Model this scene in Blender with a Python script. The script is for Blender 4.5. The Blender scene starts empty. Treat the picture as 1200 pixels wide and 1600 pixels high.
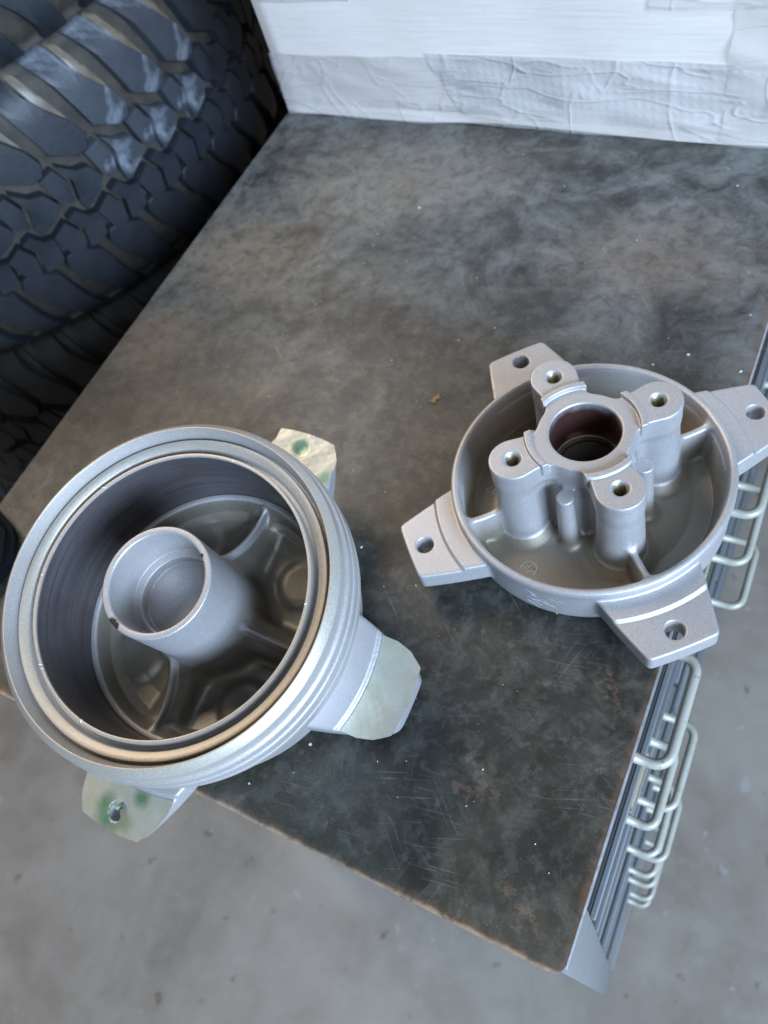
import bpy, bmesh, math, random
import numpy as np
from mathutils import Matrix, Vector

random.seed(7)
rng = np.random.default_rng(7)
scene = bpy.context.scene
C = scene.collection
R = math.radians

# ------------------------------------------------------------------ camera
cam_d = bpy.data.cameras.new("camera")
cam = bpy.data.objects.new("camera", cam_d)
C.objects.link(cam)
scene.camera = cam
cam_d.sensor_fit = 'VERTICAL'
cam_d.sensor_height = 36.0
cam_d.lens = 1240 / 1600 * 36.0
cam_d.clip_start = 0.01
cam_d.clip_end = 60
H = 0.44
f_px = 1240.0
nz = np.array([977 - 600, 1573 - 800, f_px]); nz /= np.linalg.norm(nz)   # straight down, seen by the camera
yaw = 0.468
ax = np.array([math.cos(yaw), math.sin(yaw), 0.0]); ax -= (ax @ nz) * nz; ax /= np.linalg.norm(ax)
by = np.cross(nz, ax)
MW = np.array([ax, -by, -nz])            # rows: world axes in camera axes (x right, y down, z ahead)
rot = Matrix(((MW[0][0], -MW[0][1], -MW[0][2]),
              (MW[1][0], -MW[1][1], -MW[1][2]),
              (MW[2][0], -MW[2][1], -MW[2][2])))
cam.matrix_world = Matrix.Translation((0, 0, H)) @ rot.to_4x4()
cam_d.dof.use_dof = True
cam_d.dof.focus_distance = 0.40
cam_d.dof.aperture_fstop = 10

# ------------------------------------------------------------------ world and lamps
world = bpy.data.worlds.new("World")
scene.world = world
world.use_nodes = True
wn = world.node_tree.nodes
wn["Background"].inputs[0].default_value = (0.80, 0.86, 1.0, 1)
wn["Background"].inputs[1].default_value = 0.01

def area(name, loc, target, sx, sy, power, col):
    l = bpy.data.lights.new(name, 'AREA')
    l.shape = 'RECTANGLE'; l.size = sx; l.size_y = sy
    l.energy = power; l.color = col
    o = bpy.data.objects.new(name, l)
    C.objects.link(o)
    o.location = loc
    d = Vector(target) - Vector(loc)
    o.rotation_euler = d.to_track_quat('-Z', 'Y').to_euler()
    return o

# open workshop front (cool daylight from the right and from above the near right), warm interior light from the far left
area("door_daylight", (2.35, -1.30, 1.30), (-0.15, 0.2, 0.0), 1.5, 1.2, 270, (0.56, 0.74, 1.0))
area("sky_through_front", (1.7, -1.0, 2.5), (0.4, 0.1, -0.5), 1.5, 1.2, 20, (0.72, 0.84, 1.0))
area("interior_light", (-1.75, 0.95, 1.75), (-0.2, 0.2, 0.0), 1.5, 1.2, 42, (1.0, 0.84, 0.68))

scene.view_settings.view_transform = 'Standard'
scene.view_settings.look = 'None'
scene.view_settings.exposure = 0.12
scene.view_settings.gamma = 1.0

# ------------------------------------------------------------------ object helpers
def tag(o, label=None, cat=None, group=None, kind=None):
    if label: o["label"] = label
    if cat: o["category"] = cat
    if group: o["group"] = group
    if kind: o["kind"] = kind
    return o

def empty(name, loc=(0, 0, 0)):
    o = bpy.data.objects.new(name, None)
    o.empty_display_size = 0.02
    C.objects.link(o); o.location = loc
    return o

def link(name, me, mat=None, parent=None):
    o = bpy.data.objects.new(name, me)
    C.objects.link(o)
    if mat and not me.materials: me.materials.append(mat)
    if parent: o.parent = parent
    return o

def mesh_py(name, verts, faces, smooth=False):
    me = bpy.data.meshes.new(name)
    me.from_pydata([tuple(v) for v in verts], [], faces)
    if smooth: me.polygons.foreach_set("use_smooth", [True] * len(me.polygons))
    me.update()
    return me

def bm_mesh(name, bm, smooth=False, angle=None):
    bmesh.ops.recalc_face_normals(bm, faces=bm.faces)
    me = bpy.data.meshes.new(name)
    bm.to_mesh(me); bm.free()
    if smooth: me.polygons.foreach_set("use_smooth", [True] * len(me.polygons))
    if angle: me.set_sharp_from_angle(angle=R(angle))
    return me

def box_mesh(name, x0, x1, y0, y1, z0, z1, bev=0.0, seg=2):
    bm = bmesh.new()
    bmesh.ops.create_cube(bm, size=1)
    for v in bm.verts:
        v.co = Vector((x0 + (v.co.x + .5) * (x1 - x0), y0 + (v.co.y + .5) * (y1 - y0), z0 + (v.co.z + .5) * (z1 - z0)))
    if bev: bmesh.ops.bevel(bm, geom=bm.edges[:], offset=bev, segments=seg, affect='EDGES', profile=.6)
    return bm_mesh(name, bm, bev > 0, 40 if bev else None)

def tube_mesh(name, pts, rad, seg=10):
    """a wire through pts"""
    P = [Vector(p) for p in pts]
    vs, fs = [], []
    up = Vector((0, 0, 1))
    for i, p in enumerate(P):
        d = (P[min(i + 1, len(P) - 1)] - P[max(i - 1, 0)]).normalized()
        s = d.cross(up)
        if s.length < 1e-4: s = d.cross(Vector((0, 1, 0)))
        s.normalize(); t = s.cross(d)
        for k in range(seg):
            a = 2 * math.pi * k / seg
            vs.append(p + (s * math.cos(a) + t * math.sin(a)) * rad)
    for i in range(len(P) - 1):
        for k in range(seg):
            k2 = (k + 1) % seg
            fs.append((i * seg + k, i * seg + k2, (i + 1) * seg + k2, (i + 1) * seg + k))
    fs.append(tuple(range(seg))); n = (len(P) - 1) * seg
    fs.append(tuple(n + k for k in reversed(range(seg))))
    return mesh_py(name, vs, fs, True)

def lathe_mesh(name, prof, seg=256, closed=True, angle=30, wob=0.0):
    """prof: list of (r, z), metres"""
    n = len(prof)
    pr = np.array(prof)
    th = np.arange(seg) * 2 * np.pi / seg
    V = np.zeros((seg, n, 3))
    rr = pr[None, :, 0] + wob * (np.sin(5 * th + 1)[:, None] + np.sin(13 * th)[:, None] * .5)
    V[..., 0] = rr * np.cos(th)[:, None]; V[..., 1] = rr * np.sin(th)[:, None]; V[..., 2] = pr[None, :, 1]
    F = []
    m = n if closed else n - 1
    for i in range(seg):
        i2 = (i + 1) % seg
        for j in range(m):
            j2 = (j + 1) % n
            F.append((i * n + j, i2 * n + j, i2 * n + j2, i * n + j2))
    me = mesh_py(name, V.reshape(-1, 3), F, True)
    bm = bmesh.new(); bm.from_mesh(me)
    bmesh.ops.recalc_face_normals(bm, faces=bm.faces)
    bm.to_mesh(me); bm.free()
    if angle: me.set_sharp_from_angle(angle=R(angle))
    return me

def round_profile(pts, rad, seg=3):
    """round every corner of a closed (r, z) profile a little"""
    out = []
    n = len(pts)
    for i in range(n):
        p0, p, p1 = (np.array(pts[i - 1], float), np.array(pts[i], float), np.array(pts[(i + 1) % n], float))
        a, b = p0 - p, p1 - p
        la, lb = np.linalg.norm(a), np.linalg.norm(b)
        d = min(rad, la * .4, lb * .4)
        A, B = p + a / la * d, p + b / lb * d
        for k in range(seg + 1):
            t = k / seg
            out.append(tuple((1 - t) ** 2 * A + 2 * t * (1 - t) * p + t * t * B))
    return out

# ------------------------------------------------------------------ surface nets (castings)
def surface_nets(V, org, h):
    """V[x,y,z] signed distance samples; returns vertices, quads (float64, int)"""
    inside = V < 0
    nx, ny, nzz = V.shape
    cnt = np.zeros((nx - 1, ny - 1, nzz - 1), np.int8)
    for dx in (0, 1):
        for dy in (0, 1):
            for dz in (0, 1):
                cnt += inside[dx:nx - 1 + dx, dy:ny - 1 + dy, dz:nzz - 1 + dz]
    mask = (cnt > 0) & (cnt < 8)
    idx = np.full(mask.shape, -1, np.int64)
    cells = np.argwhere(mask)
    idx[mask] = np.arange(len(cells))
    cx, cy, cz = cells.T
    acc = np.zeros((len(cells), 3)); num = np.zeros(len(cells))
    corner = {}
    for dx in (0, 1):
        for dy in (0, 1):
            for dz in (0, 1):
                corner[(dx, dy, dz)] = V[cx + dx, cy + dy, cz + dz].astype(np.float64)
    for a in range(3):
        o = [k for k in range(3) if k != a]
        for u in (0, 1):
            for w in (0, 1):
                c0 = [0, 0, 0]; c0[o[0]] = u; c0[o[1]] = w
                c1 = list(c0); c1[a] = 1
                v0, v1 = corner[tuple(c0)], corner[tuple(c1)]
                m = (v0 < 0) != (v1 < 0)
                t = np.where(m, v0 / np.where(m, v0 - v1, 1), 0)
                p = np.tile(np.array(c0, float), (len(cells), 1)); p[:, a] += t
                acc[m] += p[m]; num[m] += 1
    verts = (cells + acc / num[:, None]) * h + np.array(org)
    quads = []
    for a in range(3):
        o = [(a + 1) % 3, (a + 2) % 3]
        sl0 = [slice(1, -1)] * 3; sl0[a] = slice(0, -1)
        sl1 = [slice(1, -1)] * 3; sl1[a] = slice(1, None)
        A, B = inside[tuple(sl0)], inside[tuple(sl1)]
        E = np.argwhere(A != B)
        off = np.array([1, 1, 1]); off[a] = 0
        P = E + off
        flip = A[tuple(E.T)]
        q = []
        for (du, dv) in ((-1, -1), (0, -1), (0, 0), (-1, 0)):
            Q = P.copy(); Q[:, o[0]] += du; Q[:, o[1]] += dv
            q.append(idx[tuple(Q.T)])
        q = np.stack(q, 1)
        q[~flip] = q[~flip][:, ::-1]
        quads.append(q)
    quads = np.concatenate(quads)
    quads = quads[(quads >= 0).all(1)]
    return verts, quads

def grid_normals(V, verts, org, h):
    g = (verts - np.array(org)) / h
    def samp(p):
        p = np.clip(p, 0, np.array(V.shape) - 1.001)
        i = np.floor(p).astype(int); f = p - i
        r = 0
        for dx in (0, 1):
            for dy in (0, 1):
                for dz in (0, 1):
                    w = (f[:, 0] if dx else 1 - f[:, 0]) * (f[:, 1] if dy else 1 - f[:, 1]) * (f[:, 2] if dz else 1 - f[:, 2])
                    r = r + w * V[i[:, 0] + dx, i[:, 1] + dy, i[:, 2] + dz]
        return r
    n = np.zeros_like(verts)
    for a in range(3):
        e = np.zeros(3); e[a] = .75
        n[:, a] = samp(g + e) - samp(g - e)
    n /= np.linalg.norm(n, axis=1)[:, None] + 1e-9
    return n

def np_mesh(name, verts, quads, normals=None):
    used = np.unique(quads)
    remap = np.full(len(verts), -1, np.int64); remap[used] = np.arange(len(used))
    v = verts[used]; q = remap[quads]
    me = bpy.data.meshes.new(name)
    me.vertices.add(len(v)); me.vertices.foreach_set("co", v.astype(np.float32).ravel())
    me.loops.add(q.size); me.loops.foreach_set("vertex_index", q.astype(np.int32).ravel())
    me.polygons.add(len(q))
    me.polygons.foreach_set("loop_start", np.arange(0, q.size, 4, dtype=np.int32))
    me.update(calc_edges=True)
    me.polygons.foreach_set("use_smooth", np.ones(len(q), bool))
    if normals is not None:
        me.normals_split_custom_set_from_vertices(normals[used].astype(np.float32))
    me.update()
    return me

# signed distance pieces, millimetres
def smin(a, b, k):
    h = np.maximum(k - np.abs(a - b), 0) / k
    return np.minimum(a, b) - h * h * k * .25
def smax(a, b, k): return -smin(-a, -b, k)
def sd_poly(r, z, pts):
    pts = np.array(pts, np.float32)
    d = np.full(r.shape, 1e9, np.float32); s = np.ones(r.shape, np.float32)
    n = len(pts); j = n - 1
    for i in range(n):
        e = pts[j] - pts[i]
        wx, wz = r - pts[i][0], z - pts[i][1]
        t = np.clip((wx * e[0] + wz * e[1]) / (e @ e), 0, 1)
        bx, bz = wx - e[0] * t, wz - e[1] * t
        d = np.minimum(d, bx * bx + bz * bz)
        c1 = z >= pts[i][1]; c2 = z < pts[j][1]; c3 = e[0] * wz > e[1] * wx
        f = (c1 & c2 & c3) | (~c1 & ~c2 & ~c3)
        s = np.where(f, -s, s)
        j = i
    return s * np.sqrt(d)
def sd_convex(u, v, pts, k):
    """convex polygon (counter-clockwise) as rounded half planes"""
    d = None
    n = len(pts)
    for i in range(n):
        p, q = np.array(pts[i], float), np.array(pts[(i + 1) % n], float)
        e = q - p; e /= np.linalg.norm(e)
        nn = (e[1], -e[0])
        w = (u - p[0]) * nn[0] + (v - p[1]) * nn[1]
        d = w if d is None else smax(d, w, k)
    return d

def casting(parts_fn, q_max, z0, z1, h, cut=None):
    """quarter grid (x>0, y>0, arm on the diagonal), turned four times into one casting.
    parts_fn(x,y,z) -> (dict name->sdf in the quarter, total)"""
    n = int(q_max / h)
    xs = ((np.arange(n) + .5) * h).astype(np.float32)
    zs = np.arange(z0, z1, h).astype(np.float32)
    X, Y, Z = np.meshgrid(xs, xs, zs, indexing='ij')
    q = parts_fn(X, Y, Z)[1].astype(np.float32)
    # quarter: index [ix, iy]; full array built by turning by 90 degrees
    full = np.zeros((2 * n, 2 * n, len(zs)), np.float32)
    full[n:, n:] = q
    full[:n, n:] = np.rot90(q, 1, (0, 1))
    full[:n, :n] = np.rot90(q, 2, (0, 1))
    full[n:, :n] = np.rot90(q, 3, (0, 1))
    org = (-(n - .5) * h, -(n - .5) * h, z0)
    verts, quads = surface_nets(full, org, h)
    nor = grid_normals(full, verts, org, h)
    return verts, quads, nor

def split_casting(verts, quads, nor, parts_fn, names_single, build, scale=0.001):
    fc = verts[quads].mean(1)
    sec = (np.floor(np.arctan2(fc[:, 1], fc[:, 0]) / (np.pi / 2)).astype(int)) % 4
    a = -sec * np.pi / 2
    x = fc[:, 0] * np.cos(a) - fc[:, 1] * np.sin(a); y = fc[:, 0] * np.sin(a) + fc[:, 1] * np.cos(a)
    parts = parts_fn(x.astype(np.float32), y.astype(np.float32), fc[:, 2].astype(np.float32))[0]
    keys = list(parts)
    D = np.stack([parts[k] for k in keys]); w = D.argmin(0)
    for i, k in enumerate(keys):
        if k in names_single:
            m = w == i
            if m.any(): build(k, np_mesh(k, verts * scale, quads[m], nor), 0)
        else:
            for s in range(4):
                m = (w == i) & (sec == s)
                if m.any(): build(k, np_mesh(k, verts * scale, quads[m], nor), s)

# ------------------------------------------------------------------ material helpers
class NT:
    def __init__(self, name):
        self.m = bpy.data.materials.new(name); self.m.use_nodes = True
        self.t = self.m.node_tree; self.n = self.t.nodes; self.l = self.t.links
        self.b = self.n["Principled BSDF"]
        self.co = self.n.new("ShaderNodeTexCoord")
        self.obj = self.co.outputs["Object"]
    def node(self, t, **kw):
        n = self.n.new(t)
        for k, v in kw.items(): setattr(n, k, v)
        return n
    def put(self, sock, v):
        if hasattr(v, "is_linked") or hasattr(v, "links"): self.l.new(v, sock)
        else: sock.default_value = v
    def map(self, scale=(1, 1, 1), rot=(0, 0, 0), loc=(0, 0, 0), src=None):
        n = self.node("ShaderNodeMapping")
        self.l.new(src or self.obj, n.inputs[0])
        n.inputs["Scale"].default_value = scale; n.inputs["Rotation"].default_value = rot; n.inputs["Location"].default_value = loc
        return n.outputs[0]
    def amap(self, sx, sy, ang):
        n = self.node("ShaderNodeMapping"); n.vector_type = 'TEXTURE'
        self.l.new(self.obj, n.inputs[0])
        n.inputs["Rotation"].default_value = (0, 0, ang); n.inputs["Scale"].default_value = (1 / sx, 1 / sy, 1)
        return n.outputs[0]
    def noise(self, scale, detail=4, rough=.55, dist=0, src=None, col=False):
        n = self.node("ShaderNodeTexNoise")
        self.l.new(src or self.obj, n.inputs["Vector"])
        n.inputs["Scale"].default_value = scale; n.inputs["Detail"].default_value = detail
        n.inputs["Roughness"].default_value = rough; n.inputs["Distortion"].default_value = dist
        return n.outputs["Color" if col else "Fac"]
    def vor(self, scale, feature='F1', src=None, out="Distance"):
        n = self.node("ShaderNodeTexVoronoi", feature=feature)
        self.l.new(src or self.obj, n.inputs["Vector"]); n.inputs["Scale"].default_value = scale
        return n.outputs[out]
    def ramp(self, fac, stops):
        n = self.node("ShaderNodeValToRGB"); self.l.new(fac, n.inputs[0])
        e = n.color_ramp.elements
        while len(e) < len(stops): e.new(.5)
        for i, (p, c) in enumerate(stops):
            e[i].position = p
            c = (c, c, c) if isinstance(c, (int, float)) else c
            e[i].color = (*c, 1)
        return n.outputs[0]
    def mix(self, fac, a, b, mode='MIX'):
        n = self.node("ShaderNodeMix", data_type='RGBA', blend_type=mode)
        self.put(n.inputs[0], fac)
        for s, v in ((n.inputs[6], a), (n.inputs[7], b)):
            if isinstance(v, tuple): s.default_value = (*v, 1) if len(v) == 3 else v
            else: self.l.new(v, s)
        return n.outputs[2]
    def math(self, op, a, b=0.0, clamp=False):
        n = self.node("ShaderNodeMath", operation=op, use_clamp=clamp)
        self.put(n.inputs[0], a); self.put(n.inputs[1], b)
        return n.outputs[0]
    def blob(self, x, y, rad, soft=.5, wob=None, z=None, wamt=.6, sx=1.0, sy=1.0, ang=0.0):
        """mask 1 inside a spot around (x, y) in object space"""
        mp = self.node("ShaderNodeMapping")
        mp.vector_type = 'TEXTURE'
        self.l.new(self.obj, mp.inputs[0])
        mp.inputs["Location"].default_value = (x, y, z or 0)
        mp.inputs["Rotation"].default_value = (0, 0, ang)
        mp.inputs["Scale"].default_value = (rad * sx, rad * sy, rad if z is not None else 1e6)
        ln = self.node("ShaderNodeVectorMath", operation='LENGTH'); self.l.new(mp.outputs[0], ln.inputs[0])
        d = ln.outputs["Value"]
        if wob is not None: d = self.math('ADD', d, self.math('MULTIPLY', self.math('SUBTRACT', wob, .5), wamt * 2))
        mr = self.node("ShaderNodeMapRange"); self.l.new(d, mr.inputs[0])
        mr.inputs[1].default_value = 1 + soft / 2; mr.inputs[2].default_value = 1 - soft / 2
        return mr.outputs[0]
    def bump(self, height, strength=.3, dist=.001, normal=None):
        n = self.node("ShaderNodeBump"); self.l.new(height, n.inputs["Height"])
        n.inputs["Strength"].default_value = strength; n.inputs["Distance"].default_value = dist
        if normal is not None: self.l.new(normal, n.inputs["Normal"])
        return n.outputs[0]
    def done(self, base=None, rough=None, metal=None, normal=None, spec=None, coat=None):
        b = self.b
        for k, v in (("Base Color", base), ("Roughness", rough), ("Metallic", metal), ("Normal", normal), ("Specular IOR Level", spec), ("Coat Weight", coat)):
            if v is None: continue
            if isinstance(v, tuple): b.inputs[k].default_value = (*v, 1)
            else: self.put(b.inputs[k], v)
        return self.m

def silver_paint(name, base=(.45, .445, .45), tint=None, rough=.50, metal=.50, wear=True):
    t = NT(name)
    fl = t.noise(1500, 2, .6)
    c = t.mix(t.ramp(fl, [(.3, 0), (.7, 1)]), tuple(x * .80 for x in base), tuple(min(1, x * 1.17) for x in base))
    cl = t.noise(28, 4, .6)
    c = t.mix(t.math('MULTIPLY', t.ramp(cl, [(.35, 0), (.7, 1)]), .35), c, tuple(x * y for x, y in zip(base, (.80, .74, .66))))
    if tint: c = tint(t, c)
    if wear:
        ch = t.ramp(t.noise(420, 3, .7), [(.70, 0), (.76, 1)])
        c = t.mix(t.math('MULTIPLY', ch, .6), c, (.75, .74, .72))
    bh = t.math('ADD', t.math('MULTIPLY', t.noise(900, 2, .6), .6), t.math('MULTIPLY', t.noise(160, 3, .5), .8))
    return t.done(base=c, rough=t.math('ADD', t.math('MULTIPLY', fl, .18), rough - .09), metal=metal, normal=t.bump(bh, .35, .00035))

M = {}
M['silver'] = silver_paint('silver_casting_paint')

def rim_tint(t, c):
    # warm light from one side, painted as a golden tint on the rim faces (object space of the drum hub, metres)
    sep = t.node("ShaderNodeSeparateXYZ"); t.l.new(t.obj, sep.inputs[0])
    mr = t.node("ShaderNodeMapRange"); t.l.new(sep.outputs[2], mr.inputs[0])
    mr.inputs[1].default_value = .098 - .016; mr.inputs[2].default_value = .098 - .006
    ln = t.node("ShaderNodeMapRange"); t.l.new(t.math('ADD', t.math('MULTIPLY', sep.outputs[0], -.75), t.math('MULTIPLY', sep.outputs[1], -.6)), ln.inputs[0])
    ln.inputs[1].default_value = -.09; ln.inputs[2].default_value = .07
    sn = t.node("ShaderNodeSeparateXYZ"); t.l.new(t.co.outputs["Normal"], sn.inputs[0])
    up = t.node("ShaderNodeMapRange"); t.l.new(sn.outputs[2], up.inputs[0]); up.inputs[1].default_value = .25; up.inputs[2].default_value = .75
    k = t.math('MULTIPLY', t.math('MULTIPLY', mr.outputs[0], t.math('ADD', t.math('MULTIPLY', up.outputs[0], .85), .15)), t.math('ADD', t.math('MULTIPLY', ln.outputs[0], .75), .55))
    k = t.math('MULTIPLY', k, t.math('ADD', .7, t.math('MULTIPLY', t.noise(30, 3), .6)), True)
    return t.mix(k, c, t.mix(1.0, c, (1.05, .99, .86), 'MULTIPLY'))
M['rim'] = silver_paint('silver_paint_warm_lit_rim', tint=rim_tint, base=(.47, .46, .45))
def tube_tint(t, c):
    w = t.noise(300, 4, .7)
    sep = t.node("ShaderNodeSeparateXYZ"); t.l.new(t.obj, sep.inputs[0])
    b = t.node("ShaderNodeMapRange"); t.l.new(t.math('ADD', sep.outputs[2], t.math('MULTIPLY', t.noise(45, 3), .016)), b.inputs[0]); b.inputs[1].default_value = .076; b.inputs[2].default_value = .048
    c = t.mix(t.math('MULTIPLY', b.outputs[0], .9), c, t.mix(1.0, c, (.46, .43, .36), 'MULTIPLY'))   # overspray thins out towards the bare root, whose shade is painted in too
    for (x, y, r) in CHIPS: c = t.mix(t.blob(x, y, r, .5, w, z=.1065, wamt=.8), c, (.035, .030, .028))
    return c
CHIPS = [(-.0275, -.0115, .0026), (-.0258, -.0140, .0018), (.0272, .0030, .0012)]
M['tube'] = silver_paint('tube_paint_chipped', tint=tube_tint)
M['grey_inside'] = silver_paint('bare_grey_casting_shaded', base=(.27, .255, .215), rough=.42, metal=.5, wear=False)  # raw casting grey, with the shade inside the drum painted in
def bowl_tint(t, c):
    # thin overspray on olive casting skin, darkened further with the bowl's painted-in shade
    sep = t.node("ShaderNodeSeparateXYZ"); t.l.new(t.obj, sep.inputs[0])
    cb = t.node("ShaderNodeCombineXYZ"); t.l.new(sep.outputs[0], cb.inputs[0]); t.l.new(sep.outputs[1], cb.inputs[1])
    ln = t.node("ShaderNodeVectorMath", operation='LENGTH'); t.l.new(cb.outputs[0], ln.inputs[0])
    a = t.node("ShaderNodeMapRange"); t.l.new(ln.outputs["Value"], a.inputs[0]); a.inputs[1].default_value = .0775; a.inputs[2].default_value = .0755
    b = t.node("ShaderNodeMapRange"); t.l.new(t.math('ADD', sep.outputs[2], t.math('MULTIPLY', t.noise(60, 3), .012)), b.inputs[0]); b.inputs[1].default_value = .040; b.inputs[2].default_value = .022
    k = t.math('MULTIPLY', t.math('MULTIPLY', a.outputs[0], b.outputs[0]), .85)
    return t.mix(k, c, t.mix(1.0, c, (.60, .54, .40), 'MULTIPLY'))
M['bowl'] = silver_paint('silver_paint_thin_shaded_inside', tint=bowl_tint)

def mk_liner():
    t = NT('machined_drum_liner')
    v = t.map((1, 1, 1))
    lines = t.noise(1, 3, .6, src=t.map((10, 10, 900)))
    big = t.noise(26, 4, .6)
    c = t.mix(t.ramp(lines, [(.3, 0), (.7, 1)]), (.085, .080, .088), (.155, .150, .165))
    c = t.mix(t.math('MULTIPLY', t.ramp(big, [(.4, 0), (.65, 1)]), .5), c, (.075, .055, .040))
    pits = t.ramp(t.noise(600, 3, .7), [(.66, 0), (.72, 1)])
    c = t.mix(pits, c, (.03, .03, .03))
    return t.done(base=c, rough=.40, metal=.55, normal=t.bump(lines, .25, .0002))
M['liner'] = mk_liner()

def mk_bore():
    t = NT('stained_bearing_bore')
    sep = t.node("ShaderNodeSeparateXYZ"); t.l.new(t.obj, sep.inputs[0])
    w = t.noise(70, 4, .6)
    mr = t.node("ShaderNodeMapRange"); t.l.new(t.math('ADD', sep.outputs[2], t.math('MULTIPLY', w, .012)), mr.inputs[0])
    mr.inputs[1].default_value = .0815; mr.inputs[2].default_value = .0755
    c = t.mix(mr.outputs[0], (.44, .43, .43), (.11, .045, .040))
    c = t.mix(t.ramp(t.noise(240, 3), [(.5, 0), (.7, .5)]), c, (.06, .045, .04))
    return t.done(base=c, rough=.3, metal=.6, normal=t.bump(t.noise(500), .2, .0003))
M['bore'] = mk_bore()
def simple(name, col, rough=.5, metal=0., nscale=200, amt=.25, bump=.2, bd=.0004):
    t = NT(name)
    nn = t.noise(nscale, 4, .6)
    c = t.mix(t.ramp(nn, [(.3, 0), (.7, 1)]), tuple(x * (1 - amt) for x in col), tuple(min(1, x * (1 + amt)) for x in col))
    return t.done(base=c, rough=rough, metal=metal, normal=t.bump(nn, bump, bd))
M['seat'] = simple('bearing_seat_metal', (.42, .30, .22), .25, .8)
M['thread'] = simple('oily_steel_thread', (.50, .46, .36), .38, .7, 900)
M['scuff'] = simple('bare_metal_scuff', (.80, .80, .80), .5, .0, 900)

def tape_mat(name, spots, base=(.44, .42, .34), green=(.07, .20, .08)):
    t = NT(name)
    n = t.noise(45, 4, .6)
    c = t.mix(t.ramp(n, [(.3, 0), (.7, 1)]), base, tuple(x * y for x, y in zip(base, (.88, 1.02, 1.25))))
    fl = t.noise(1500, 2, .6)
    c = t.mix(t.math('MULTIPLY', t.ramp(fl, [(.35, 0), (.65, 1)]), .55), c, (.55, .54, .52))
    wob = t.noise(90, 3)
    for (x, y, r, k) in spots:
        c = t.mix(t.math('MULTIPLY', t.blob(x, y, r, 1.2, wob), k), c, green)
    bh = t.noise(110, 3, .5, .4)
    return t.done(base=c, rough=t.ramp(t.noise(60, 3), [(.35, .26), (.65, .46)]), metal=.5, normal=t.bump(bh, .35, .0008), coat=.1)

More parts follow.
